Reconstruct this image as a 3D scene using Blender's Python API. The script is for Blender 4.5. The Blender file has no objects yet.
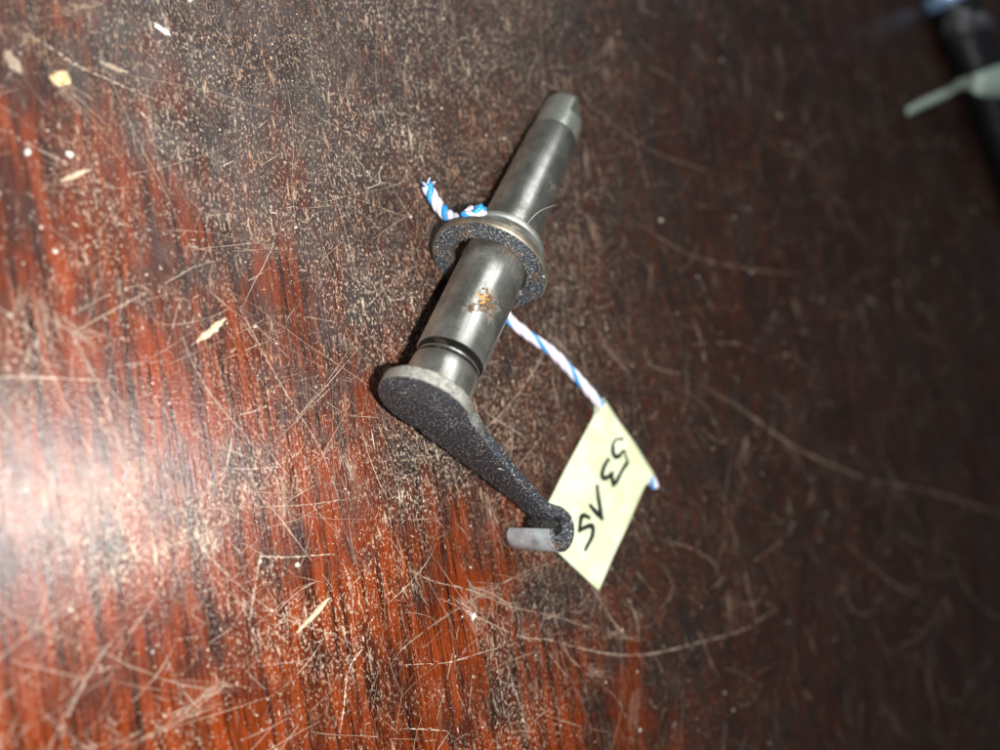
import bpy, bmesh, math, random
import numpy as np
from mathutils import Vector, Matrix, Quaternion, noise as mnoise

random.seed(7)
rng = np.random.default_rng(11)
sc = bpy.context.scene
col = sc.collection
MM = 0.001

# ------------------------------------------------------------------ camera, world, lamps, exposure
F = 780.0                                  # focal length in pixels of a 1000 px wide picture


def unit(v):
    v = np.array(v, float)
    return v / np.linalg.norm(v)


def ray(px, py):
    return np.array([(px - 500) / F, (375 - py) / F, -1.0])


# the shaft's axis, the arm and the table normal in the camera's frame (mm)
AX = unit([.323, .780, -.535])
P0 = ray(449, 362) * 149.6 - 10.5 * AX
_r = ray(556, 524)
_E = _r * (((P0 + 2 * AX) @ AX) / (_r @ AX))
BX = _E - P0
BX = unit(BX - AX * (BX @ AX))
CX = np.cross(AX, BX)
_s, _b = -.15, .23
NN = _s * AX - _b * BX - math.sqrt(1 - _s * _s - _b * _b) * CX
HC = -((P0 + 38 * AX) @ NN) + 14.0         # camera height over the table, mm
XW = unit(np.array([1, 0, 0]) - NN * NN[0])
YW = np.cross(NN, XW)
RW = np.array([XW, YW, NN])                # camera frame -> world frame


def toworld(q):
    return Vector((RW @ np.array(q) + np.array([0, 0, HC])) * MM)


def at(px, py, h=0.0):
    """point h mm above the table seen at that pixel of the photograph"""
    d = RW @ ray(px, py)
    return Vector((d * ((h - HC) / d[2]) + np.array([0, 0, HC])) * MM)


def project(p):
    q = RW.T @ (np.array(p) / MM - np.array([0, 0, HC]))
    return np.array([500 + F * q[0] / -q[2], 375 - F * q[1] / -q[2]])


cam_d = bpy.data.cameras.new('camera')
cam = bpy.data.objects.new('camera', cam_d)
col.objects.link(cam)
sc.camera = cam
cam_m = Matrix([list(RW[0]) + [0], list(RW[1]) + [0], list(RW[2]) + [HC * MM], [0, 0, 0, 1]])
cam.matrix_world = cam_m
cam_d.sensor_width = 36.0
cam_d.lens = 36.0 * F / 1000
cam_d.clip_start = 0.005
cam_d.clip_end = 20.0
cam_d.dof.use_dof = True
cam_d.dof.focus_distance = 0.156
cam_d.dof.aperture_fstop = 5.9

world = bpy.data.worlds.new('World')
sc.world = world
world.use_nodes = True
bg = world.node_tree.nodes['Background']
bg.inputs['Color'].default_value = (.80, .90, 1.0, 1)
bg.inputs['Strength'].default_value = 0.035

flash_d = bpy.data.lights.new('phone_flash', 'POINT')      # the phone's own lamp beside its lens
flash_d.energy = 2.75
flash_d.shadow_soft_size = 0.0035
flash_d.color = (1.0, .995, .98)
flash = bpy.data.objects.new('phone_flash', flash_d)
flash.location = toworld((21, -5, 0))
col.objects.link(flash)

win_d = bpy.data.lights.new('window_light', 'AREA')        # dim daylight from a window beyond the table
win_d.shape = 'RECTANGLE'
win_d.size, win_d.size_y = 0.52, 0.74
win_d.energy = 3.3
win_d.color = (.90, .96, 1.0)
win = bpy.data.objects.new('window_light', win_d)
win.location = Vector((.06, .05, 0)) + Vector((.13, .58, .80)).normalized() * .85
win.rotation_euler = (Vector((.06, .05, 0)) - win.location).to_track_quat('-Z', 'Y').to_euler()
col.objects.link(win)

vs = sc.view_settings
vs.view_transform = 'Standard'
vs.look = 'None'
vs.gamma = 1.0
vs.exposure = 0.0
vs.use_curve_mapping = False

# ------------------------------------------------------------------ helpers


def tag(o, label=None, cat=None, group=None, kind=None):
    if label: o['label'] = label
    if cat: o['category'] = cat
    if group: o['group'] = group
    if kind: o['kind'] = kind
    return o


def mesh_obj(name, verts, faces, mat=None, parent=None, smooth=True):
    me = bpy.data.meshes.new(name)
    me.from_pydata([tuple(v) for v in verts], [], [tuple(f) for f in faces])
    me.update()
    if smooth:
        me.polygons.foreach_set('use_smooth', [True] * len(me.polygons))
    if mat: me.materials.append(mat)
    o = bpy.data.objects.new(name, me)
    col.objects.link(o)
    if parent: o.parent = parent
    return o


def fix_normals(o):
    bm = bmesh.new()
    bm.from_mesh(o.data)
    bmesh.ops.recalc_face_normals(bm, faces=bm.faces)
    bm.to_mesh(o.data)
    bm.free()
    return o


def sharp(o, deg=35):
    o.data.set_sharp_from_angle(angle=math.radians(deg))
    return o


def lathe(prof, seg=96, close=True):
    """prof: (r, z) mm pairs"""
    V, Fc = [], []
    for r, z in prof:
        for k in range(seg):
            a = 2 * math.pi * k / seg
            V.append((r * math.cos(a) * MM, r * math.sin(a) * MM, z * MM))
    n = len(prof)
    for i in range(n - 1):
        for k in range(seg):
            k2 = (k + 1) % seg
            Fc.append((i * seg + k, i * seg + k2, (i + 1) * seg + k2, (i + 1) * seg + k))
    if close == 'ring':
        for k in range(seg):
            k2 = (k + 1) % seg
            Fc.append(((n - 1) * seg + k, (n - 1) * seg + k2, k2, k))
    elif close:
        Fc.append(tuple(range(seg))[::-1])
        Fc.append(tuple((n - 1) * seg + k for k in range(seg)))
    return V, Fc


def smooth_path(pts, per=8):
    pts = [Vector(p) for p in pts]
    P = [pts[0] * 2 - pts[1]] + pts + [pts[-1] * 2 - pts[-2]]
    out = []
    for i in range(1, len(P) - 2):
        for k in range(per):
            t = k / per
            a, b, c, d = P[i - 1], P[i], P[i + 1], P[i + 2]
            out.append(.5 * ((2 * b) + (c - a) * t + (2 * a - 5 * b + 4 * c - d) * t * t + (3 * b - a - 3 * c + d) * t ** 3))
    out.append(pts[-1])
    return out


def frames(path):
    T = []
    n = len(path)
    for i in range(n):
        T.append((path[min(i + 1, n - 1)] - path[max(i - 1, 0)]).normalized())
    u = T[0].orthogonal().normalized()
    out = []
    for i in range(n):
        u = (u - T[i] * u.dot(T[i])).normalized()
        out.append((T[i], u, T[i].cross(u)))
    return out


def tube(path, rad, seg=8, cap=True):
    fr = frames(path)
    V, Fc = [], []
    n = len(path)
    for i, (p, (t, u, w)) in enumerate(zip(path, fr)):
        r = rad[i] if hasattr(rad, '__len__') else rad
        for k in range(seg):
            a = 2 * math.pi * k / seg
            V.append(p + (u * math.cos(a) + w * math.sin(a)) * r)
    for i in range(n - 1):
        for k in range(seg):
            k2 = (k + 1) % seg
            Fc.append((i * seg + k, i * seg + k2, (i + 1) * seg + k2, (i + 1) * seg + k))
    if cap:
        Fc.append(tuple(range(seg))[::-1])
        Fc.append(tuple((n - 1) * seg + k for k in range(seg)))
    return V, Fc


# --- node helpers


class NT:
    def __init__(self, name):
        self.m = bpy.data.materials.new(name)
        self.m.use_nodes = True
        self.t = self.m.node_tree
        self.b = self.t.nodes['Principled BSDF']
        self.out = self.t.nodes['Material Output']

    def n(self, typ, **kw):
        o = self.t.nodes.new(typ)
        for k, v in kw.items(): setattr(o, k, v)
        return o

    def link(self, a, b): self.t.links.new(a, b)

    def setin(self, sock, v):
        if hasattr(v, 'is_linked'): self.link(v, sock)
        else:
            if hasattr(sock.default_value, '__len__') and not hasattr(v, '__len__'): v = (v,) * len(sock.default_value)
            if hasattr(sock.default_value, '__len__') and len(v) == 3 and len(sock.default_value) == 4: v = tuple(v) + (1,)
            sock.default_value = v

    def math(self, op, a, b=0.0, c=0.0, clamp=False):
        o = self.n('ShaderNodeMath', operation=op, use_clamp=clamp)
        self.setin(o.inputs[0], a); self.setin(o.inputs[1], b); self.setin(o.inputs[2], c)
        return o.outputs[0]

    def mul(self, a, b): return self.math('MULTIPLY', a, b)
    def add(self, a, b): return self.math('ADD', a, b)

    def coords(self, scale=1000.0, rot=0.0, stretch=(1, 1, 1), src=None, loc=(0, 0, 0)):
        if src is None: src = self.n('ShaderNodeTexCoord').outputs['Object']
        mp = self.n('ShaderNodeMapping', vector_type='POINT')
        # rotate first, then stretch: two mappings
        mp.inputs['Rotation'].default_value = (0, 0, rot)
        mp.inputs['Scale'].default_value = (scale, scale, scale)
        self.link(src, mp.inputs['Vector'])
        m2 = self.n('ShaderNodeMapping', vector_type='POINT')
        m2.inputs['Scale'].default_value = stretch
        m2.inputs['Location'].default_value = loc
        self.link(mp.outputs[0], m2.inputs['Vector'])
        return m2.outputs[0]

    def noise(self, vec, scale=1.0, detail=2.0, rough=.5, dist=0.0):
        o = self.n('ShaderNodeTexNoise')
        self.link(vec, o.inputs['Vector'])
        o.inputs['Scale'].default_value = scale
        o.inputs['Detail'].default_value = detail
        o.inputs['Roughness'].default_value = rough
        o.inputs['Distortion'].default_value = dist
        return o.outputs['Fac']

    def voro(self, vec, scale=1.0, feature='F1', rand=1.0, out='Distance'):
        o = self.n('ShaderNodeTexVoronoi', feature=feature)
        self.link(vec, o.inputs['Vector'])
        o.inputs['Scale'].default_value = scale
        o.inputs['Randomness'].default_value = rand
        return o.outputs[out]

    def ramp(self, v, lo, hi, a=0.0, b=1.0):
        o = self.n('ShaderNodeMapRange', interpolation_type='SMOOTHSTEP')
        self.setin(o.inputs['Value'], v)
        self.setin(o.inputs['From Min'], lo); self.setin(o.inputs['From Max'], hi)
        self.setin(o.inputs['To Min'], a); self.setin(o.inputs['To Max'], b)
        return o.outputs[0]

    def mix(self, f, a, b):
        o = self.n('ShaderNodeMix', data_type='RGBA')
        self.setin(o.inputs[0], f); self.setin(o.inputs[6], a); self.setin(o.inputs[7], b)
        return o.outputs[2]

    def bump(self, h, dist=.0001, strength=1.0, normal=None):
        o = self.n('ShaderNodeBump')
        self.link(h, o.inputs['Height'])
        o.inputs['Distance'].default_value = dist
        o.inputs['Strength'].default_value = strength
        if normal is not None: self.link(normal, o.inputs['Normal'])
        return o.outputs[0]

    def set(self, **kw):
        names = dict(color='Base Color', rough='Roughness', metal='Metallic', normal='Normal', spec='Specular IOR Level', coat='Coat Weight',
                     coatr='Coat Roughness', aniso='Anisotropic', alpha='Alpha', sss='Subsurface Weight', sheen='Sheen Weight', trans='Transmission Weight')
        for k, v in kw.items(): self.setin(self.b.inputs[names[k]], v)
        return self.m


# ------------------------------------------------------------------ table top
_g0, _g1 = at(490, 632), at(503, 710)
_gd = (_g1 - _g0).normalized()
GRAIN = math.pi / 2 - math.atan2(_gd.y, _gd.x)      # rotation that lays the grain along local Y


def table_material():
    t = NT('worn_varnished_wood')
    src = t.n('ShaderNodeTexCoord').outputs['Object']
    big = t.coords(rot=GRAIN, src=src)
    # wavy offset so that nothing runs ruler-straight
    def g(sx, sy, lx=0, ly=0): return t.coords(rot=GRAIN, stretch=(sx, sy, 1), src=src, loc=(lx, ly, 0))
    grain = t.noise(g(.55, .022), 1, 5, .62, .4)
    fine = t.noise(g(3.2, .11, 31, 4), 1, 4, .6, .3)
    mott = t.noise(big, .028, 3, .55)
    mott2 = t.noise(g(.09, .05, 7, 9), 1, 4, .6)
    c = t.mix(t.ramp(grain, .34, .64), (.011, .0027, .0017), (.165, .0245, .0036))
    c = t.mix(t.mul(t.ramp(fine, .47, .72), .6), c, (.31, .056, .008))
    c = t.mix(t.mul(t.ramp(fine, .47, .30), .8), c, (.007, .0042, .0038))
    c = t.mix(t.mul(t.ramp(mott2, .46, .66), .75), c, (.016, .0050, .0038))
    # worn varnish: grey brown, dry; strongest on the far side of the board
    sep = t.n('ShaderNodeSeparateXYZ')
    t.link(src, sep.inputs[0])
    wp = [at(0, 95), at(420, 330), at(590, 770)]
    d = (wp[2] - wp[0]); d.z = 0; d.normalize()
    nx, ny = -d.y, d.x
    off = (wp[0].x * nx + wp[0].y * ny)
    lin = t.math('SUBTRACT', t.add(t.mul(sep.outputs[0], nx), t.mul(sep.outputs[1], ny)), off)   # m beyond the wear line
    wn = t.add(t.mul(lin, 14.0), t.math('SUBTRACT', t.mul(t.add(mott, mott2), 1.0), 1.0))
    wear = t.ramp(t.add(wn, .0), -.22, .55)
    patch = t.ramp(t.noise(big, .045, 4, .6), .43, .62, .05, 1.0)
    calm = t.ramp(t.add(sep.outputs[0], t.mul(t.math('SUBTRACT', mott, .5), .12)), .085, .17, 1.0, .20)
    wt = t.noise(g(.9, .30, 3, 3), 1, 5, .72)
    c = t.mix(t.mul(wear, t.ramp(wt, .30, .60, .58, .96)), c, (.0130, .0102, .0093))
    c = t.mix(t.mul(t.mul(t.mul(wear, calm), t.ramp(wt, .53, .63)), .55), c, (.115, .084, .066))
    sheen_tint = t.mul(t.mul(wear, t.ramp(sep.outputs[0], .095, .015)), t.ramp(t.noise(g(.12, .06, 21, 5), 1, 5, .68), .36, .60))
    c = t.mix(t.mul(sheen_tint, .55), c, (.105, .090, .084))          # grey window sheen painted into the varnish colour
    # pale flecks where the varnish chipped along the grain
    area = t.mul(t.math('MAXIMUM', patch, t.mul(t.mul(wear, .95), t.ramp(t.noise(g(.10, .06, 44, 12), 1, 5, .7), .36, .58, .25, 1.0))), calm)
    fl1 = t.ramp(t.noise(g(2.4, 1.05, 5, 80), 1, 4, .72), .555, .615)
    fl3 = t.ramp(t.noise(g(1.1, .16, 90, 7), 1, 5, .75), .575, .64)
    fl = t.mul(t.math('MAXIMUM', t.mul(fl1, .95), t.mul(fl3, .85)), area)
    flc = t.mix(t.ramp(mott, .35, .65), (.34, .19, .11), (.62, .49, .36))
    c = t.mix(fl, c, flc)
    h = t.add(t.mul(fine, .5), t.mul(t.noise(big, 1.4, 3, .6), .5))
    rough = t.add(t.add(.225, t.mul(wear, .09)), t.add(t.mul(fl, .25), t.add(t.mul(t.math('SUBTRACT', mott2, .5), .3), t.mul(t.math('SUBTRACT', fine, .5), .45))))
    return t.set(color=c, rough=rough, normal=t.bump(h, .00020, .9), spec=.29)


tb = bmesh.new()
bmesh.ops.create_cube(tb, size=1.0)
bmesh.ops.scale(tb, vec=(1.5, 1.4, .030), verts=tb.verts)
bmesh.ops.translate(tb, vec=(.25, .18, -.015), verts=tb.verts)
me = bpy.data.meshes.new('table_top')
tb.to_mesh(me)
tb.free()
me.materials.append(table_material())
table = bpy.data.objects.new('table_top', me)
col.objects.link(table)
tag(table, 'scratched red brown varnished wooden table top', None, None, 'structure')

# --- scratches and chips cut into the varnish: thin strips, one joined part


def scratch_material():
    t = NT('bare_scratched_wood')
    at_ = t.n('ShaderNodeAttribute', attribute_name='wear')
    sep = t.n('ShaderNodeSeparateColor')
    t.link(at_.outputs['Color'], sep.inputs[0])
    c = t.mix(sep.outputs[1], (.32, .165, .10), (.70, .58, .45))
    c = t.mix(sep.outputs[0], (.05, .016, .009), c)
    return t.set(color=c, rough=.55, spec=.35)


class Strips:
    def __init__(self): self.V, self.F, self.C = [], [], []

    def add(self, pts, width, op, tint, z=None, gap=.12):
        """pts: table points (m); width mm; op opacity; tint 0..1 pale"""
        n = len(pts)
        z0 = (.02 + random.random() * .05) if z is None else z
        base = len(self.V)
        for i, p in enumerate(pts):
            t = (pts[min(i + 1, n - 1)] - pts[max(i - 1, 0)])
            l = math.hypot(t.x, t.y) or 1
            nx, ny = -t.y / l, t.x / l
            taper = math.sin(math.pi * (i + .5) / n) ** .5
            w = width * MM * .5 * taper * random.uniform(.45, 1.35)
            self.V.append((p.x + nx * w, p.y + ny * w, z0 * MM))
            self.V.append((p.x - nx * w, p.y - ny * w, z0 * MM))
            o = op * random.uniform(.5, 1.15)
            self.C += [(min(o, 1), tint, 0, 1)] * 2
            if i and (random.random() > gap): self.F.append((base + 2 * i - 2, base + 2 * i - 1, base + 2 * i + 1, base + 2 * i))

    def build(self, name, mat, parent):
        o = mesh_obj(name, self.V, self.F, mat, parent, smooth=False)
        ca = o.data.color_attributes.new('wear', 'FLOAT_COLOR', 'POINT')
        ca.data.foreach_set('color', np.array(self.C, dtype=np.float32).ravel())
        return o


S = Strips()


def grit(pts, width, op, tint, dens=.6, step=.4):
    """a scratch as a broken row of little chips"""
    for i in range(len(pts) - 1):
        a, b = pts[i], pts[i + 1]
        L = (b - a).length / MM
        n = max(1, int(L / step))
        ang = math.atan2(b.y - a.y, b.x - a.x)
        for k in range(n):
            if random.random() > dens: continue
            p = a + (b - a) * ((k + random.random()) / n)
            nick(p + Vector((random.gauss(0, width * .45), random.gauss(0, width * .45), 0)) * MM, ang + random.gauss(0, .5), step * random.lognormvariate(0, .45),
                 min(width, .26) * random.lognormvariate(-.5, .45), op, tint)


def nick(p, a, L, w, op, tint):
    z = (.02 + random.random() * .05) * MM
    ca, sa = math.cos(a), math.sin(a)
    base = len(S.V)
    for (x, y) in ((-.5, random.uniform(-.3, .1)), (random.uniform(-.2, .2), -.5), (.5, random.uniform(-.1, .3)), (random.uniform(-.2, .2), .5)):
        X, Y = x * L * MM, y * w * MM
        S.V.append((p.x + X * ca - Y * sa, p.y + X * sa + Y * ca, z))
    o = min(1, op * random.uniform(.5, 1.2))
    S.C += [(o, tint, 0, 1)] * 4
    S.F.append((base, base + 1, base + 2, base + 3))


def trace(px, width=.45, op=.8, tint=.8, per=10):
    pts = [Vector((p.x, p.y, 0)) for p in smooth_path([at(*q) for q in px], per)]
    S.add(pts, width * .36, op * .9, tint, None, .14)
    grit(pts, width * .8, op, tint, .65, .38)


# long scratches that can be made out in the photograph
trace([(700, 385), (740, 408), (775, 434), (812, 456), (868, 479), (930, 492), (1000, 514), (1060, 540)], .8, .75, .6)
trace([(440, 598), (514, 634), (550, 640), (580, 648), (610, 654), (640, 655), (670, 650), (700, 642), (742, 630), (775, 610)], .55, .85, .75)
trace([(590, 585), (597, 595), (610, 617), (625, 636), (638, 641)], .5, .8, .7)
trace([(639, 643), (638, 628), (634, 612), (627, 598)], .55, .8, .7)
trace([(-10, 377), (30, 377), (70, 379), (106, 381)], .5, .95, .9)
trace([(226, 468), (250, 469), (280, 467)], .35, .9, .85)
trace([(262, 556), (290, 557), (335, 554)], .35, .95, .95)
trace([(262, 548), (256, 580), (249, 626)], .5, .75, .8)
trace([(205, 550), (218, 566), (248, 593), (277, 614), (301, 625), (330, 634), (362, 649)], .4, .7, .6)
trace([(362, 649), (352, 662), (346, 682), (344, 705), (340, 732)], .5, .95, .95)
trace([(341, 560), (349, 578), (353, 600), (352, 616)], .4, .75, .7)
trace([(15, 27), (51, 48), (80, 67), (107, 79), (139, 93), (170, 105)], .55, .95, .8)
trace([(5, 131), (30, 145), (56, 158), (70, 164)], .45, .8, .6)
trace([(60, 740), (75, 700), (98, 660), (120, 630)], 1.1, .4, .7)
trace([(400, 665), (420, 664), (450, 662), (480, 653), (520, 642)], .45, .8, .7)
trace([(395, 560), (430, 580), (470, 590), (510, 606), (560, 618), (600, 632)], .9, .45, .6)
trace([(400, 650), (440, 620), (490, 590), (530, 570), (560, 560)], .9, .4, .6)
trace([(400, 729), (420, 729), (448, 731)], .5, .9, .85)
trace([(505, 660), (512, 680), (520, 705), (526, 730)], .35, .9, .85)
trace([(495, 655), (500, 682), (504, 712)], .35, .8, .8)
trace([(548, 652), (560, 668), (566, 676)], .5, .6, .7)
trace([(562, 645), (572, 660), (580, 667)], .5, .6, .7)
trace([(845, 540), (870, 565), (900, 588), (930, 600)], .7, .6, .6)
trace([(900, 645), (915, 640), (932, 620), (940, 600)], .9, .5, .7)
trace([(640, 225), (690, 255), (745, 268), (800, 275)], .9, .4, .5)
trace([(628, 110), (640, 160), (652, 200)], .8, .4, .5)
trace([(590, 105), (650, 150), (720, 175)], .9, .35, .5)
trace([(470, 90), (481, 105), (490, 118)], .5, .6, .6)
trace([(85, 395), (110, 440), (130, 480), (150, 520), (165, 545)], .7, .55, .85)
trace([(70, 330), (100, 390), (118, 440), (135, 500)], .9, .5, .85)
trace([(20, 420), (45, 470), (60, 520), (85, 560)], .8, .5, .9)
trace([(180, 330), (196, 370), (215, 400), (240, 430), (262, 455)], .5, .6, .7)
trace([(150, 500), (190, 510), (230, 508), (300, 505), (360, 498)], .35, .55, .7)
trace([(0, 480), (60, 492), (110, 500), (180, 509)], .8, .4, .8)
trace([(230, 290), (262, 350), (290, 400), (318, 445), (340, 500)], .6, .55, .7)
trace([(380, 20), (375, 60), (380, 110)], .5, .45, .5)
trace([(345, 145), (362, 165), (375, 180), (398, 185)], .4, .7, .7)
trace([(645, 345), (650, 365), (680, 374)], .6, .5, .6)
trace([(660, 540), (690, 548), (715, 565), (718, 590)], .6, .5, .6)
trace([(870, 410), (885, 460), (905, 500), (925, 540)], 1.0, .35, .6)

# scattered scratches over the whole board, thinning out with distance
c0 = at(420, 430)


def curve(p, ang, L, bend, n):
    pts = []
    q = Vector((p.x, p.y, 0))
    a = ang
    for i in range(n):
        pts.append(q.copy())
        a += bend / n + random.gauss(0, .05)
        q = q + Vector((math.cos(a), math.sin(a), 0)) * (L * MM / n)
    return pts


GA = math.atan2(_gd.y, _gd.x)


def spot(far=.30):
    while True:
        p = Vector((random.uniform(-.16, .42), random.uniform(-.16, .40), 0))
        d = (p - Vector((0, 0, 0))).length
        if random.random() < min(1.0, (far * .33 / max(d, .02)) ** 1.3): return p


def clump(p, f, seed):
    return mnoise.noise(Vector((p.x * f + seed, p.y * f, seed)))


for i in range(1500):                                 # long hairlines, any direction
    p = spot()
    a = random.uniform(0, 6.283) if random.random() < .6 else random.gauss(GA, .3)
    S.add(curve(p, a, random.lognormvariate(2.6, .6), random.gauss(0, .4), 9), random.uniform(.05, .13), random.uniform(.1, .65), random.random(), None, .15)
for i in range(1150):                                  # soft grey scuffs further out
    p = Vector((random.uniform(.10, .40), random.uniform(-.14, .30), 0))
    a = random.gauss(GA, .5) if random.random() < .5 else random.uniform(0, 6.283)
    pts = curve(p, a, random.lognormvariate(2.6, .6), random.gauss(0, 1.0), 9)
    w = random.uniform(.14, .50)
    S.add(pts, w * .5, random.uniform(.15, .6), random.uniform(.5, 1.0), None, .2)
    if i % 2: grit(pts, w, random.uniform(.2, .7), random.uniform(.3, 1), .5, .6)
for i in range(150):                                  # broad rubbed scuffs on the dry far side
    p = Vector((random.uniform(-.06, .13), random.uniform(.05, .17), 0))
    a = random.gauss(GA, .5) if random.random() < .6 else random.uniform(0, 6.283)
    grit(curve(p, a, random.lognormvariate(2.1, .6), random.gauss(0, .6), 8), random.uniform(.5, 1.6), random.uniform(.4, .9), random.uniform(.4, 1), random.uniform(.5, .8), .2)
for i in range(700):                                  # bright hairlines on the near side
    p = Vector((random.gauss(.03, .05), random.gauss(.0, .06), 0))
    S.add(curve(p, random.uniform(0, 6.283), random.lognormvariate(2.3, .7), random.gauss(0, .35), 9), random.uniform(.05, .12), random.uniform(.5, 1.0), random.random(), None, .12)
for i in range(150):                                  # broad rubbed scuffs on the dry far side
    p = Vector((random.uniform(-.06, .13), random.uniform(.05, .17), 0))
    a = random.gauss(GA, .5) if random.random() < .6 else random.uniform(0, 6.283)
    grit(curve(p, a, random.lognormvariate(2.1, .6), random.gauss(0, .6), 8), random.uniform(.5, 1.6), random.uniform(.4, .9), random.uniform(.4, 1), random.uniform(.5, .8), .2)
for i in range(700):                                  # gritty scratches
    p = spot()
    a = random.uniform(0, 6.283) if random.random() < .5 else random.gauss(GA, .4)
    grit(curve(p, a, random.lognormvariate(2.3, .6), random.gauss(0, .5), 8), random.uniform(.12, .4), random.uniform(.4, .95), random.random(), random.uniform(.3, .7), .35)
for k in range(150):                                   # broad scuffs: sheaves of hairlines
    p = spot()
    a = random.gauss(GA, .7)
    for q in range(26):
        S.add(curve(p + Vector((random.gauss(0, .0008), random.gauss(0, .0008), 0)), a + random.gauss(0, .06), random.lognormvariate(2.0, .5), random.gauss(0, .2), 6),
              random.uniform(.03, .085), random.uniform(.3, .95), random.random(), None, .3)
for i in range(110000):                                # chips, mostly along the grain, in clouds
    p = spot()
    q = clump(p, 30, 1) * .5 + clump(p, 110, 5) * .5 + clump(p, 420, 9) * .45
    if q < random.gauss(.14, .14) + max(0, min(.35, (p.x - .07) * 3.0)): continue
    a = random.gauss(GA, .22) if random.random() < .5 else random.uniform(0, 6.283)
    nick(p, a, random.lognormvariate(-.55, .6), random.lognormvariate(-1.95, .45), random.uniform(.25, 1.0), random.random())
for k in range(110):                                  # bursts of criss-cross scratching
    cpt = spot()
    if cpt.x > .16 and random.random() < .5: continue
    a0 = random.uniform(0, 6.283)
    for i in range(random.randint(12, 30)):
        p = cpt + Vector((random.gauss(0, .006), random.gauss(0, .006), 0))
        grit(curve(p, a0 + random.gauss(0, .5) + (1.5 if random.random() < .35 else 0), random.lognormvariate(1.4, .6), random.gauss(0, .9), 6),
             random.uniform(.08, .2), random.uniform(.35, .95), random.random(), .7, .3)
scr = S.build('scratches', scratch_material(), table)
tag(scr, 'pale scratches and nicks in the varnish', None, None, 'stuff')

# ------------------------------------------------------------------ metals


def steel(name, base=(.36, .35, .33), rough=.30, rust=None, grime=.5, met=.8):
    t = NT(name)
    src = t.n('ShaderNodeTexCoord').outputs['Object']
    p = t.coords(src=src)
    big = t.noise(p, .16, 4, .6)
    # turning marks run round the axis: stretch along Z only
    turn = t.noise(t.coords(src=src, stretch=(.05, .05, 9)), 1, 3, .6)
    spots = t.ramp(t.noise(p, 1.7, 4, .65), .60, .72)
    c = t.mix(t.ramp(big, .35, .68), base, tuple(x * .55 for x in base))
    c = t.mix(t.mul(t.ramp(t.noise(p, .28, 5, .7), .52, .66), grime * .7), c, (.20, .155, .10))
    c = t.mix(t.mul(spots, grime), c, (.035, .030, .024))
    strk = t.noise(t.coords(src=src, stretch=(1.3, 1.3, .045)), 1, 4, .65)
    c = t.mix(t.mul(t.ramp(strk, .50, .68), .45), c, tuple(x * .45 for x in base))
    r = t.add(t.add(t.add(rough - .08, t.mul(big, .16)), t.mul(spots, .3)), t.mul(t.math('SUBTRACT', strk, .5), .35))
    metal = t.math('SUBTRACT', met, t.mul(spots, .05))
    if rust:
        for (x, y, z, rad, colr) in reversed(rust):
            vm = t.n('ShaderNodeVectorMath', operation='DISTANCE')
            t.link(p, vm.inputs[0]); vm.inputs[1].default_value = (x, y, z)
            nz = t.noise(p, .75, 5, .75)
            m = t.ramp(t.add(vm.outputs['Value'], t.mul(t.math('SUBTRACT', nz, .5), rad * 4.2)), rad, rad * .55)
            cc = t.mix(t.ramp(t.noise(p, 1.9, 4, .7), .42, .58), (.06, .028, .010), colr)
            c = t.mix(m, c, cc)
            r = t.add(r, t.mul(m, .35))
            metal = t.math('MULTIPLY', metal, t.math('SUBTRACT', 1.0, m))
    h = t.add(t.mul(turn, .22), t.add(t.mul(t.noise(p, 3.0, 3, .6), .3), t.mul(spots, -.6)))
    return t.set(color=c, rough=r, metal=metal, normal=t.bump(h, .00003, .45))


def cast(name, base=(.050, .055, .067), pale=(.66, .66, .65), amount=.560, rust=0.0, polish=False):
    """rough blackened casting with bright worn grains"""
    t = NT(name)
    src = t.n('ShaderNodeTexCoord').outputs['Object']
    p = t.coords(src=src)
    big = t.noise(p, .22, 4, .6)
    gr = t.noise(p, 1.95, 3, .7)
    gr2 = t.noise(p, 4.4, 2, .6)
    sp = t.ramp(t.add(t.mul(gr, .55), t.mul(gr2, .45)), t.math('SUBTRACT', amount, t.mul(t.math('SUBTRACT', big, .5), .30)), amount + .05)
    c = t.mix(t.ramp(big, .3, .7), base, tuple(x * .45 for x in base))
    c = t.mix(t.mul(t.ramp(gr, .48, .30), .7), c, (.012, .012, .014))
    c = t.mix(sp, c, pale)
    if rust:
        c = t.mix(t.mul(t.ramp(t.noise(p, .3, 4, .7), .5, .66), rust), c, (.22, .12, .045))
    met = .45
    if polish:
        sp_ = t.n('ShaderNodeSeparateXYZ')
        t.link(p, sp_.inputs[0])
        k = t.ramp(t.add(sp_.outputs[0], t.mul(t.math('SUBTRACT', big, .5), 14.0)), 15.0, 1.0)
        k = t.mul(k, t.ramp(gr, .62, .50))
        c = t.mix(k, c, t.mix(big, (.22, .21, .175), (.50, .49, .42)))
        met = t.add(.4, t.mul(k, .3))
    h = t.add(t.mul(gr, .7), t.mul(gr2, .5))
    return t.set(color=c, rough=t.add(.28, t.mul(gr, .25)), metal=met, normal=t.bump(t.add(h, t.mul(big, 1.2)), .00042, 1.0))


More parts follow.
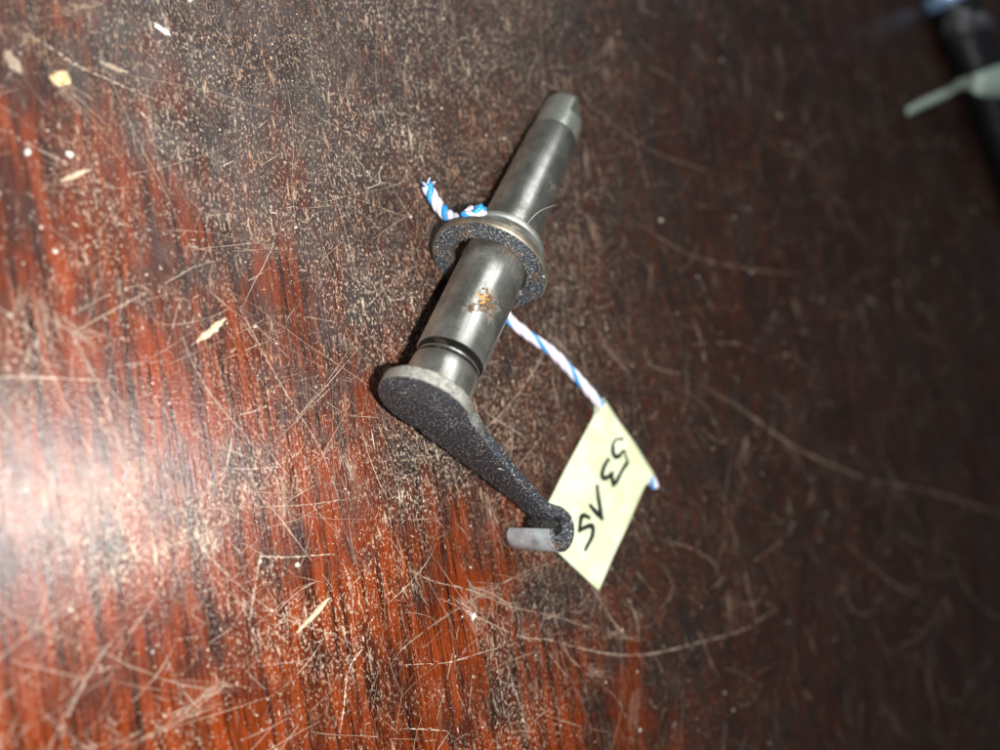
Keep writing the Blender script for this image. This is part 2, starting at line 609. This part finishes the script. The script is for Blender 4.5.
M_SHAFT = steel('turned_steel', (.62, .605, .54), .28, rust=[(-3.9, -5.8, 22.6, 1.5, (.48, .27, .09)), (-2.6, -6.4, 22.0, 3.2, (.14, .095, .055)), (-5.0, -4.9, 19.0, 1.2, (.10, .08, .06)), (1.5, -6.8, 60.0, 1.6, (.07, .06, .05))], met=.90)
M_TIP = steel('ground_steel', (.68, .70, .60), .28, rust=[(2.0, -5.0, 81.5, 2.0, (.22, .17, .09))], grime=.35)
M_RIM = steel('worn_rim_steel', (.42, .41, .35), .5, grime=.8, met=.5)
M_PEG = steel('polished_peg_steel', (.66, .71, .74), .25, grime=.8, met=.6)
M_CAST = cast('blackened_casting')
M_SIDE = cast('worn_casting_side', polish=True)
M_WASH = cast('pitted_washer_steel', (.075, .088, .11), (.66, .66, .62), .550, .45)
M_WRIM = steel('rusty_washer_edge', (.36, .31, .235), .42, grime=.95)
M_PALE = steel('zinc_plate', (.50, .51, .45), .42, grime=.6)

# ------------------------------------------------------------------ the lever with its shaft
lever = bpy.data.objects.new('shaft_lever', None)
col.objects.link(lever)
lever.empty_display_size = .01
Bw, Cw, Aw = (Vector(RW @ v) for v in (BX, CX, AX))
O = toworld(P0)
LM = Matrix(((Bw.x, Cw.x, Aw.x, O.x), (Bw.y, Cw.y, Aw.y, O.y), (Bw.z, Cw.z, Aw.z, O.z), (0, 0, 0, 1)))
lever.matrix_world = LM
tag(lever, 'steel shaft with dark cast lever arm ending in a curled polished hook', 'lever')


def L2W(b, c, a): return LM @ (Vector((b, c, a)) * MM)


# shaft
prof = [(5.4, 2.5), (6.6, 2.7), (6.75, 3.2), (6.72, 6.5), (6.68, 8.4), (6.6, 8.55), (6.05, 8.7), (6.0, 9.2), (6.45, 9.35), (6.45, 9.75), (5.3, 9.9), (5.1, 11.05), (6.7, 11.15), (6.92, 11.2), (7.0, 11.45), (7.0, 20), (7.0, 30), (6.98, 37.6),
        (6.85, 38.2), (6.75, 42), (6.50, 55), (6.22, 68), (6.0, 78.6), (5.88, 79.3), (5.4, 79.6)]
V, Fc = lathe(prof, 128)
shaft = sharp(mesh_obj('shaft', V, Fc, M_SHAFT, lever), 40)
shaft.data.materials.append(steel('dark_groove', (.05, .045, .04), .5, grime=.8))  # darker steel for the groove bands
for p in shaft.data.polygons:
    z = p.center.z / MM
    if 8.6 < z < 9.3 or 9.8 < z < 11.14: p.material_index = 1
# tip with a worn flat
prof = [(5.4, 79.2), (5.72, 79.5), (5.72, 80.5), (5.68, 83)] + [(5.66 - .012 * k, 83 + .75 * k) for k in range(1, 10)] + [(5.4, 90.5), (4.9, 91.0)]
V, Fc = lathe(prof, 96)
dd = Vector((math.cos(math.radians(-70)), math.sin(math.radians(-70)), 0))
V2 = []
for v in V:
    v = Vector(v)
    d = v.dot(dd) / MM
    if v.z / MM > 85.5 and d > 3.7:
        v = v - dd * (d - 3.7) * MM
    V2.append(v)
tip = sharp(mesh_obj('shaft_tip', V2, Fc, M_TIP, lever), 30)

# hub and arm: one outline with rounded rim, the arm thinner towards its end
hubc = (0.3, 1.6)
HR = 9.3
up_edge = [(7.3, -5.9), (10.5, -5.15), (14, -4.7), (19, -4.25), (25, -3.75), (30, -3.55), (36, -3.1), (39, -3.15), (41, -3.3)]
low_edge = [(41, 2.4), (39, 2.3), (36, 2.5), (32, 3.1), (28, 3.9), (24, 4.8), (19, 5.9), (15, 6.75), (11.5, 7.6), (8.4, 8.6)]
outl = []
a0 = math.atan2(8.6 - hubc[1], 8.4 - hubc[0])
a1 = math.atan2(-5.9 - hubc[1], 7.3 - hubc[0]) + 2 * math.pi
for k in range(1, 56):
    a = a0 + (a1 - a0) * k / 56
    outl.append((hubc[0] + HR * math.cos(a), hubc[1] + HR * math.sin(a)))


def dense(e, per=3):
    return [(p.x, p.y) for p in smooth_path([Vector((x, y, 0)) for x, y in e], per)]


outl = outl + dense(up_edge) + dense(low_edge)


def plate(outl, thick, bev=.7):
    n = len(outl)
    V, Fc = [], []
    cen = (4.0, .9)
    lay = [(bev * 1.0, 0.0), (bev * .35, bev * .3), (0, bev), (0, None), (bev, 'b')]
    for ins, z in lay:
        for i, (x, y) in enumerate(outl):
            xp, yp = outl[i - 1]
            xn, yn = outl[(i + 1) % n]
            tx, ty = xn - xp, yn - yp
            l = math.hypot(tx, ty) or 1
            nx, ny = ty / l, -tx / l
            th = thick(x)
            zz = th - bev if z is None else th if z == 'b' else z
            jit = .10 * mnoise.noise(Vector((x * .9, y * .9, zz)))
            dome = 0.0
            V.append(((x - nx * ins + jit) * MM, (y - ny * ins + jit) * MM, (zz + dome) * MM))
    for r in range(len(lay) - 1):
        for i in range(n):
            j = (i + 1) % n
            Fc.append((r * n + i, r * n + j, (r + 1) * n + j, (r + 1) * n + i))
    Fc.append(tuple(range(n))[::-1])
    Fc.append(tuple((len(lay) - 1) * n + i for i in range(n)))
    return V, Fc


V, Fc = plate(outl, lambda x: 2.9 if x < 8 else max(2.5, 2.9 - .02 * (x - 8)), .45)
arm = fix_normals(mesh_obj('arm', V, Fc, M_CAST, lever))
arm.data.materials.append(M_SIDE)
arm.data.materials.append(M_WASH)
for p in arm.data.polygons:
    n = len(outl)
    if n * 1 <= p.index < n * 4:
        i = p.index % n
        x = outl[i][0]
        p.material_index = 2 if (p.index < 2 * n and outl[i][1] < 0 and 9 < x < 37) else 1
sharp(arm, 38)

# the arm's end curls over into a hook whose broad lip is polished by wear
M_CRUD = cast('packed_grime', (.022, .020, .018), (.30, .28, .25), .60)
cb, cz, rc = 44.7, -.5, 3.45
pth = [(36.5, 1.3, -3.0, 2.4, 1.2), (39, 1.5, -3.2, 2.3, 1.25), (41, 2.1, -3.5, 2.5, 1.25), (42.6, 2.75, -3.8, 2.8, 1.2)]
for k in range(0, 21):
    a = 96 - 252 * k / 20
    g_ = min(1, max(0, (50 - a) / 75)) ** 1.3
    endt = max(0, (-110 - a) / 46)
    pth.append((cb + rc * math.cos(math.radians(a)), cz + rc * math.sin(math.radians(a)), -4.0 + .5 * endt, 3.0 + 6.0 * g_ - .9 * endt ** 2, 1.12 - .35 * endt))
V, Fc = [], []
n = len(pth)
for i, (b_, z_, lo, hi, th) in enumerate(pth):
    b0, z0 = pth[max(i - 1, 0)][:2]
    b1, z1_ = pth[min(i + 1, n - 1)][:2]
    l = math.hypot(b1 - b0, z1_ - z0)
    nb, nz = -(z1_ - z0) / l, (b1 - b0) / l          # outward: left of the walking direction
    j_ = .10 * mnoise.noise(Vector((b_ * .8, z_ * .8, 2)))
    for c_, o_ in ((lo, .55), (lo + .45, 1), (hi - .8, 1), (hi - .2, .8), (hi, .3), (hi, -.5), (hi - .4, -1), (lo + .5, -1), (lo, -.5)):
        V.append(Vector((b_ + nb * th * o_ + j_, c_ + j_, z_ + nz * th * o_)) * MM)
m = 9
for i in range(n - 1):
    for k in range(m):
        k2 = (k + 1) % m
        Fc.append((i * m + k, i * m + k2, (i + 1) * m + k2, (i + 1) * m + k))
Fc += [tuple(range(m))[::-1], tuple((n - 1) * m + k for k in range(m))]
hook = fix_normals(mesh_obj('hook', V, Fc, M_CAST, lever))
hook.data.materials.append(M_PEG)
hook.data.materials.append(M_WASH)
for p in hook.data.polygons:
    i, k = p.index // m, p.index % m
    if i < n - 1:
        if k in (1, 2, 3) and i > 12: p.material_index = 1
        elif k in (8, 0) : p.material_index = 2
sharp(hook, 50)
bm = bmesh.new()
bmesh.ops.create_icosphere(bm, subdivisions=5, radius=1.0)
for v in bm.verts:
    d = 1 + .22 * mnoise.noise(v.co * 2.2) + .16 * mnoise.noise(v.co * 6) + .10 * mnoise.noise(v.co * 14)
    v.co = Vector((43.4 + v.co.x * d * 3.3, .6 + v.co.y * min(d, 1.02) * 4.1, -.2 + v.co.z * d * 2.4)) * MM
me = bpy.data.meshes.new('caked_dirt')
bm.to_mesh(me)
bm.free()
me.materials.append(M_CRUD)
me.polygons.foreach_set('use_smooth', [True] * len(me.polygons))
lump = bpy.data.objects.new('caked_dirt', me)
col.objects.link(lump)
lump.parent = lever
lump['label'] = 'dark dirt caked inside the hook'

# ------------------------------------------------------------------ washers
WOFF = 1.45


def washer(name, ri, ro, z0, z1, off, mats, label, flat=False, tilt=0.0):
    V, Fc = lathe([(ri, z0 + .4), (ri + .35, z0), (ro - .5, z0), (ro - .12, z0 + .3), (ro, z0 + .7), (ro, z1 - .5), (ro - .4, z1), (ri + .35, z1), (ri, z1 - .4)], 112, 'ring')
    out = []
    for v in V:
        v = Vector(v)
        r = math.hypot(v.x, v.y) / MM
        a = math.atan2(v.y, v.x)
        if flat and r > (ri + ro) / 2:
            for fa in (-12, 14):
                d = Vector((math.cos(math.radians(fa)), math.sin(math.radians(fa)), 0))
                q = v.dot(d) / MM
                if q > ro - .9: v = v - d * (q - (ro - .9)) * MM
            v *= 1 + .006 * mnoise.noise(Vector((a * 2, 0, 3)))
        out.append(v)
    o = fix_normals(mesh_obj(name, out, Fc, mats[0]))
    o.data.materials.append(mats[1])
    for p in o.data.polygons:
        band = p.index // 112
        if band in (2, 3, 4, 5, 8, 0): p.material_index = 1
    sharp(o, 35)
    T = Matrix.Translation(Vector((0, off, 0)) * MM)
    R = Matrix.Rotation(math.radians(tilt), 4, 'X')
    o.matrix_world = LM @ T @ R
    tag(o, label, 'washer')
    return o


washer('washer', 8.15, 12.9, 36.4, 38.2, WOFF - .2, (M_WASH, M_WRIM), 'thick dark pitted washer hanging loosely round the shaft', True)
washer('washer', 6.75, 9.1, 42.6, 44.0, .12, (M_PALE, M_PALE), 'thin pale plated washer tight behind the dark pitted washer')

# ------------------------------------------------------------------ twine


def twine_mat(name, colr, dark):
    t = NT(name)
    p = t.coords()
    f = t.noise(p, 2.4, 4, .6)
    c = t.mix(t.ramp(f, .35, .65), dark, colr)
    return t.set(color=c, rough=.42, normal=t.bump(t.noise(p, 3.5, 3, .6), .00012, .8), sss=.0, spec=.5)


M_WHITE = twine_mat('white_plastic_strand', (.76, .72, .78), (.62, .56, .66))
M_BLUE = twine_mat('blue_plastic_strand', (.04, .34, .74), (.03, .22, .56))

twine = bpy.data.objects.new('twine', None)
col.objects.link(twine)
tag(twine, 'blue and white twisted plastic twine knotted round the steel shaft', 'twine')
K = at(476, 215, 17.0)
tail = [at(427, 186, 5.6), at(433, 197, 5.6), at(441, 209, 7.0), at(452, 218, 10.0), at(464, 220, 13.5)]
loop = []
for k in range(1, 25):
    th = math.radians(176 + k * 14.4)
    rr = 7.45
    loop.append(L2W(rr * math.cos(th), rr * math.sin(th), 40.3 - .02 * k))
down = [at(499, 300, 3.0), at(510, 320, 2.2), at(530, 336, 2.4), at(552, 352, 2.8), at(572, 372, 3.2), at(588, 390, 3.4), at(600, 404, 3.5)]
intag = [at(612, 420, 3.4), at(625, 440, 3.1), at(639, 460, 2.8), at(649, 476, 2.5), at(655, 487, 2.2)]
twine.location = (at(500, 300).x, at(500, 300).y, 0)
bpy.context.view_layer.update()
TI = twine.matrix_world.inverted()


def strands(path, R, turns_mm, phase=0.0, sr=.62, which=3, thin=()):
    """three plies laid round the path"""
    fr = frames(path)
    s = [0.0]
    for i in range(1, len(path)): s.append(s[-1] + (path[i] - path[i - 1]).length / MM)
    out = []
    for w in range(which):
        pts, rad = [], []
        for i, (p, (t, u, v)) in enumerate(zip(path, fr)):
            a = phase + w * 2 * math.pi / which + 2 * math.pi * s[i] / turns_mm
            pts.append(p + (u * math.cos(a) + v * math.sin(a)) * R * MM)
            rad.append((sr * .78 if w in thin else sr) * MM * (1 + .10 * mnoise.noise(Vector((s[i] * .8, w * 9, 1)))))
        out.append(tube(pts, rad, 10))
    return out


def add_strands(path, R, turns, phase=0.0, sr=.62, blue=(1,), n=3, thin=()):
    for w, (V, Fc) in enumerate(strands(path, R, turns, phase, sr, n, thin)):
        V = [TI @ v for v in V]
        o = mesh_obj('strand', V, Fc, M_BLUE if w in blue else M_WHITE, twine)
        o['label'] = 'blue strand' if w in blue else 'white strand'


add_strands(smooth_path(tail + [K + Vector((-.0012, .0006, 0))], 12), .60, 6.5, 1.2, .80)
add_strands(smooth_path([K] + loop[:15], 6), .40, 9, .6, .52)
add_strands(smooth_path([loop[13], loop[15] + Vector((0, 0, -.0005))] + down + intag, 14), .62, 12.0, 2.2, .66, (1,), 4, (1,))
# knot: a turn and a half of twine drawn tight
knot = []
kn = (K - L2W(0, 0, 42)).normalized()
ku = Aw.copy()
kv = kn.cross(ku).normalized()
for k in range(22):
    a = 2 * math.pi * 1.45 * k / 21 + 2.2
    knot.append(K + kn * (.5 + 1.0 * math.sin(a * .69)) * MM + (ku * math.cos(a) * 1.55 + kv * math.sin(a) * 1.75) * MM)
V0 = len(twine.children)
add_strands(smooth_path(knot, 6), .44, 9, 0.0, .58, (1, 2))
# frayed fibres at the loose end
for i in range(11):
    e = tail[0] + Vector((random.gauss(0, .0004), random.gauss(0, .0004), random.gauss(0, .0004)))
    dirv = (tail[0] - tail[1]).normalized()
    pts = [e - dirv * .0012]
    q = e.copy()
    dv = (dirv + Vector((random.gauss(0, .55), random.gauss(0, .55), random.gauss(.1, .5)))).normalized()
    for k in range(4):
        pts.append(q.copy())
        q = q + dv * random.uniform(.0004, .0008)
        dv = (dv + Vector((random.gauss(0, .3), random.gauss(0, .3), random.gauss(0, .2)))).normalized()
    V, Fc = tube(smooth_path(pts, 4), .00009 if i % 3 else .00016, 5)
    mesh_obj('fibre', [TI @ v for v in V], Fc, M_BLUE if i % 4 == 0 else M_WHITE, twine)

# ------------------------------------------------------------------ paper tag folded over the twine


def paper_mat():
    t = NT('pale_yellow_tape')
    p = t.coords()
    f = t.noise(p, .25, 4, .6)
    f2 = t.noise(p, 1.6, 3, .6)
    c = t.mix(t.ramp(f, .3, .7), (.56, .62, .36), (.70, .73, .52))
    c = t.mix(t.mul(t.ramp(f2, .5, .75), .25), c, (.55, .60, .32))
    return t.set(color=c, rough=.33, normal=t.bump(t.noise(p, 2.5, 4, .6), .00005, .5), spec=.4)


T1, T2, T3, T4 = at(600.5, 403, 3.5), at(649, 475, 2.5), at(597.5, 590, .9), at(535, 530, .7)
nu, nv = 26, 34


def tagpos(u, v):
    """u along the fold, v away from it"""
    p = (T1 * (1 - u) + T2 * u) * (1 - v) + (T4 * (1 - u) + T3 * u) * v
    return p


tn = (T2 - T1).cross(T4 - T1).normalized()
if tn.z < 0: tn = -tn
Ltag = ((T4 - T1).length + (T3 - T2).length) / 2 / MM


def tagtop(u, v, side=1):
    d = v * Ltag
    bulge = 1.35 * math.exp(-((max(d - .8, 0) / 1.7) ** 2))
    wav = .42 * mnoise.noise(Vector((u * 2.6, v * 3.0, 4))) + .6 * math.sin(v * 2.8) * (u - .4) * min(1, v * 2)
    return tagpos(u, v) + tn * ((.13 + bulge) * side + wav) * MM


V, Fc = [], []
prof = []
for j in range(nv + 1): prof.append((1 - j / nv, 1))
for a in (-70, -45, -20, 0, 20, 45, 70): prof.append(('c', a))
for j in range(nv + 1): prof.append((j / nv, -1))
for i in range(nu + 1):
    u = i / nu
    for v, s in prof:
        if v == 'c':
            p = tagpos(u, 0)
            dirf = (T1 - T4).normalized()
            wav = .42 * mnoise.noise(Vector((u * 2.6, 0, 4)))
            p = p + dirf * 1.48 * math.cos(math.radians(s)) * MM + tn * (-1.48 * math.sin(math.radians(s)) + wav) * MM
            V.append(p)
        else:
            V.append(tagtop(u, v, s))
m = len(prof)
for i in range(nu):
    for j in range(m - 1):
        Fc.append((i * m + j, i * m + j + 1, (i + 1) * m + j + 1, (i + 1) * m + j))
    Fc.append((i * m + m - 1, i * m, (i + 1) * m, (i + 1) * m + m - 1))
tag_o = bpy.data.objects.new('paper_tag', None)
col.objects.link(tag_o)
tag_o.location = Vector((T3.x, T3.y, 0))
tag(tag_o, 'pale yellow tape tag with handwritten 53 15, folded over the twine beside the hook', 'tag')
bpy.context.view_layer.update()
GI = tag_o.matrix_world.inverted()
paper = fix_normals(mesh_obj('paper', [GI @ v for v in V], Fc, paper_mat(), tag_o))


def solve_uv(px, py):
    u, v = .5, .5
    for it in range(14):
        f0 = project(tagtop(u, v)) - np.array([px, py])
        e = 1e-3
        fu = (project(tagtop(u + e, v)) - np.array([px, py]) - f0) / e
        fv = (project(tagtop(u, v + e)) - np.array([px, py]) - f0) / e
        try: du = np.linalg.solve(np.array([fu, fv]).T, -f0)
        except Exception: break
        u += float(np.clip(du[0], -.2, .2)); v += float(np.clip(du[1], -.2, .2))
    return u, v


t = NT('black_marker_ink')
M_INK = t.set(color=(.012, .013, .014), rough=.4)


def stroke(px, w=.64):
    uv = [Vector((*solve_uv(*q), 0)) for q in px]
    path = smooth_path(uv, 6)
    V, Fc = [], []
    pts = [tagtop(p.x, p.y) for p in path]
    n = len(pts)
    for i in range(n):
        tdir = (pts[min(i + 1, n - 1)] - pts[max(i - 1, 0)]).normalized()
        sd = tdir.cross(tn).normalized()
        ww = w * MM * (.75 + .25 * min(1, 3 * min(i, n - 1 - i) / n) + .12 * mnoise.noise(Vector((i * .3, px[0][0], 0))))
        V += [pts[i] + sd * ww + tn * .05 * MM, pts[i] - sd * ww + tn * .05 * MM]
        if i: Fc.append((2 * i - 2, 2 * i - 1, 2 * i + 1, 2 * i))
    for e in (0, n - 1):                      # round ends
        b = len(V)
        V.append(pts[e] + tn * .052 * MM)
        for k in range(12):
            a = 2 * math.pi * k / 12
            tdir = (pts[1] - pts[0]).normalized()
            sd = tdir.cross(tn)
            V.append(pts[e] + (tdir * math.cos(a) + sd * math.sin(a)) * w * .85 * MM + tn * .052 * MM)
        for k in range(12): Fc.append((b, b + 1 + k, b + 1 + (k + 1) % 12))
    return V, Fc


def glyph(strokes, label):
    V, Fc = [], []
    for s in strokes:
        a, f = stroke(s)
        b = len(V)
        V += a
        Fc += [tuple(b + i for i in q) for q in f]
    o = mesh_obj('handwritten_figure', [GI @ v for v in V], Fc, M_INK, tag_o, smooth=False)
    o['label'] = label


z1 = lambda L: [(575 + x / 10.714, 430 + y / 10.714) for x, y in L]
z2 = lambda L: [(570 + x / 9.37, 480 + y / 9.37) for x, y in L]
glyph([z1([(500, 93), (465, 95), (430, 125), (410, 170), (405, 220), (415, 265), (440, 288), (475, 275), (510, 238), (530, 222)]),
       z1([(530, 222), (545, 260), (558, 300), (568, 338), (530, 390), (500, 440)])], 'handwritten black 5')
glyph([z1([(500, 440), (470, 500), (440, 555), (408, 592)]), z1([(408, 592), (400, 540), (392, 500), (398, 462)]),
       z1([(398, 462), (370, 490), (330, 515), (300, 512), (288, 490), (298, 430), (325, 365), (357, 318)])], 'handwritten black 3')
glyph([z2([(253, 60), (262, 150), (275, 230), (290, 320), (300, 362)]), z2([(300, 362), (245, 305), (190, 240)])], 'handwritten black 1')
glyph([z2([(178, 353), (132, 332), (105, 350), (95, 410), (85, 475)]), z2([(85, 475), (130, 450), (180, 430), (207, 432), (215, 470), (205, 530), (175, 590), (145, 648)])], 'handwritten black 5, last figure')

# ------------------------------------------------------------------ out of focus part and tag at the far corner
M_DARK = steel('dark_oily_steel', (.045, .047, .055), .35, grime=.4)
far = bpy.data.objects.new('metal_rod', None)
col.objects.link(far)
tag(far, 'blurred dark metal rod with collar coloured like a blue glint in the far corner of the table', 'rod')
fa, fb = at(942, -25, 8), at(1035, 215, 8)
far.location = (fa.x, fa.y, 0)
bpy.context.view_layer.update()
FI = far.matrix_world.inverted()
ax = (fb - fa).normalized()
q = ax.to_track_quat('Z', 'Y').to_matrix().to_4x4()


def rodpart(name, prof, mat):
    V, Fc = lathe(prof, 48)
    q4 = Matrix.Translation(fa) @ q
    return sharp(mesh_obj(name, [FI @ (q4 @ Vector(v)) for v in V], Fc, mat, far), 40)


Lr = (fb - fa).length / MM
rodpart('rod', [(7.5, 0), (9, 1), (9, Lr - 1), (7.5, Lr)], M_DARK)
rodpart('collar', [(8.6, 5), (10.3, 5.4), (10.5, 6), (10.5, 11), (10.3, 11.6), (8.6, 12)], steel('blue_glint_tint', (.35, .55, .85), .25, grime=.1, met=.5))  # blue highlight put into the collar's base colour
bm = bmesh.new()
bmesh.ops.create_icosphere(bm, subdivisions=4, radius=1.0)
cc = at(966, 26, 9)
for v in bm.verts:
    d = 1 + .25 * mnoise.noise(v.co * 1.7)
    v.co = FI @ (cc + Vector((v.co.x * .013, v.co.y * .010, v.co.z * .0085)) * d)
me = bpy.data.meshes.new('cast_boss')
bm.to_mesh(me)
bm.free()
me.materials.append(steel('dull_grey_steel', (.13, .13, .14), .5, met=.5))
me.polygons.foreach_set('use_smooth', [True] * len(me.polygons))
ob = bpy.data.objects.new('cast_boss', me)
col.objects.link(ob)
ob.parent = far

c1 = [at(908, 116, 1.0), at(925, 107, 2.5), at(945, 98, 6.0), at(962, 89, 14), at(980, 95, 20.5), at(1000, 97, 21), at(1040, 95, 20)]
c2 = [at(906, 108, 1.0), at(925, 98, 2.5), at(943, 90, 6.0), at(960, 79, 14.5), at(980, 72, 21.5), at(1000, 65, 22), at(1040, 58, 21)]
p1, p2 = smooth_path(c1, 8), smooth_path(c2, 8)
V, Fc = [], []
for a, b in zip(p1, p2):
    up = Vector((0, 0, .00015))
    V += [a, b, b + up, a + up]
for i in range(len(p1) - 1):
    for k in range(4):
        Fc.append((4 * i + k, 4 * i + (k + 1) % 4, 4 * i + 4 + (k + 1) % 4, 4 * i + 4 + k))
Fc += [(0, 1, 2, 3), tuple(4 * (len(p1) - 1) + k for k in (3, 2, 1, 0))]
t = NT('pale_green_paper')
ft = mesh_obj('paper_strip', V, Fc, t.set(color=t.mix(t.noise(t.coords(), .1, 3), (.30, .38, .31), (.40, .47, .40)), rough=.5))
fix_normals(ft)
tag(ft, 'blurred pale green paper strip draped over the dark rod in the far corner', 'paper strip')

# ------------------------------------------------------------------ splinters, chips and fibres lying on the board


def wood_mat(name, a, b):
    t = NT(name)
    p = t.coords(stretch=(1, 1, 1))
    return t.set(color=t.mix(t.ramp(t.noise(p, 1.5, 4, .6), .35, .65), a, b), rough=.6, normal=t.bump(t.noise(p, 3, 3), .0001, .6))


M_SPL = wood_mat('pale_splinter_wood', (.40, .29, .18), (.62, .50, .34))
M_CHIP = wood_mat('orange_chip', (.62, .36, .12), (.80, .66, .45))
M_FLK = wood_mat('white_flake', (.60, .58, .55), (.85, .83, .80))


M_DULL = wood_mat('dull_splinter_wood', (.24, .18, .12), (.42, .33, .24))


def splinter(px0, px1, w, label, mat=None, lift=.6):
    a, b = at(*px0, .1), at(*px1, .15)
    L = b - a
    side = Vector((-L.y, L.x, 0)).normalized()
    V, Fc = [], []
    n = 10
    rs = random.Random(label)
    for i in range(n + 1):
        t_ = i / n
        ww = w * MM * .5 * (math.sin(math.pi * min(max(t_, .04), .97)) ** .6) * rs.uniform(.7, 1.15)
        c = a + L * t_ + side * rs.gauss(0, .08) * MM
        hh = (lift * math.sin(math.pi * t_) * .35 + .22) * MM
        V += [Vector((c.x, c.y, 0.00009)) + side * ww, Vector((c.x, c.y, hh)) + side * ww * .5, Vector((c.x, c.y, hh * .9)) - side * ww * .6, Vector((c.x, c.y, .00009)) - side * ww]
    for i in range(n):
        for k in range(4):
            Fc.append((4 * i + k, 4 * i + (k + 1) % 4, 4 * i + 4 + (k + 1) % 4, 4 * i + 4 + k))
    Fc += [(0, 1, 2, 3), tuple(4 * n + k for k in (3, 2, 1, 0))]
    o = mesh_obj('wood_splinter', V, Fc, mat or M_SPL, smooth=False)
    fix_normals(o)
    tag(o, label, 'splinter', 'splinters on the table')


splinter((197, 343), (226, 318), 1.5, 'pale wood splinter on the red wood above left of the lever hub')
splinter((297, 633), (330, 598), 1.2, 'slender pale splinter on the red wood below the lever')
splinter((60, 181), (91, 169), 1.0, 'short pale splinter near the left edge below the orange chip')
splinter((100, 62), (128, 73), 1.0, 'beige splinter beside the long scratch near the upper left corner', M_DULL)


def chip(px, size, h, label, mat, name='chip', cat='chip', group='chips on the table', seed=0, elong=1.0, ang=0.0):
    rs = random.Random(seed)
    c = at(*px)
    n = 11
    V, Fc = [], []
    for lay, (k, z) in enumerate(((1.0, .00008), (1.0, h * .5 * MM), (.62, h * MM))):
        rs2 = random.Random(seed + 1)
        for i in range(n):
            a = 2 * math.pi * i / n
            r = size * MM * k * rs2.uniform(.55, 1.15) * .5
            x, y = r * elong * math.cos(a), r * math.sin(a) / elong
            V.append((c.x + x * math.cos(ang) - y * math.sin(ang), c.y + x * math.sin(ang) + y * math.cos(ang), z * (1 + .25 * rs.uniform(-1, 1)) if lay else z))
    for l in range(2):
        for i in range(n):
            j = (i + 1) % n
            Fc.append((l * n + i, l * n + j, l * n + n + j, l * n + n + i))
    Fc.append(tuple(range(n))[::-1])
    Fc.append(tuple(2 * n + i for i in range(n)))
    o = mesh_obj(name, V, Fc, mat, smooth=False)
    tag(o, label, cat, group)


chip((62, 78), 3.6, .9, 'orange and white chip near the upper left corner', M_CHIP, seed=3)
chip((13, 62), 3.0, .3, 'pale beige chip at the left edge beside the orange chip', M_DULL, seed=5, elong=1.4, ang=-1.0)
chip((162, 30), 2.6, .4, 'white flake near the top edge above the long scratch', M_FLK, seed=6, elong=1.8, ang=-.4)
chip((473, 616), 1.5, .6, 'bright white flake below the lever hook', M_FLK, seed=8, elong=1.2, ang=1.2)
chip((70, 155), 1.4, .5, 'round white crumb near the left edge above the short splinter', M_FLK, seed=9)
chip((27, 153), 1.3, .5, 'round white crumb at the left edge left of the short splinter', M_FLK, seed=12)

# fine dust and crumbs
V, Fc = [], []
for i in range(2600):
    p = spot(.34)
    r = random.lognormvariate(-1.75, .45) * MM
    b = len(V)
    rs = [random.uniform(.6, 1.2) for _ in range(5)]
    for k in range(5):
        a = 2 * math.pi * k / 5
        V.append((p.x + r * rs[k] * math.cos(a), p.y + r * rs[k] * math.sin(a), .00007))
    V.append((p.x, p.y, .00007 + r * random.uniform(.5, 1.1)))
    for k in range(5): Fc.append((b + k, b + (k + 1) % 5, b + 5))
dust = mesh_obj('dust', V, Fc, wood_mat('pale_dust', (.38, .30, .22), (.72, .66, .58)), smooth=False)
tag(dust, 'pale dust and tiny crumbs strewn over the table', 'dust', None, 'stuff')

# hairs
t = NT('pale_hair')
M_HAIR = t.set(color=(.62, .56, .48), rough=.4)


def hair(px, label, r=.07, heights=None):
    pts = [at(*q, (heights[i] if heights else .25)) for i, q in enumerate(px)]
    V, Fc = tube(smooth_path(pts, 8), r * MM, 5)
    o = mesh_obj('fibre', V, Fc, M_HAIR)
    tag(o, label, 'fibre', 'loose fibres')


hair([(368, 188), (374, 186), (380, 182), (379, 174), (382, 166)], 'curled pale fibre on the dark wood left of the twine end')
hair([(526, 226), (532, 218), (540, 211), (549, 207), (556, 205)], 'thin pale hair arching over the steel shaft beside the pale washer', .05, [20.5, 22.5, 23, 22, 20])
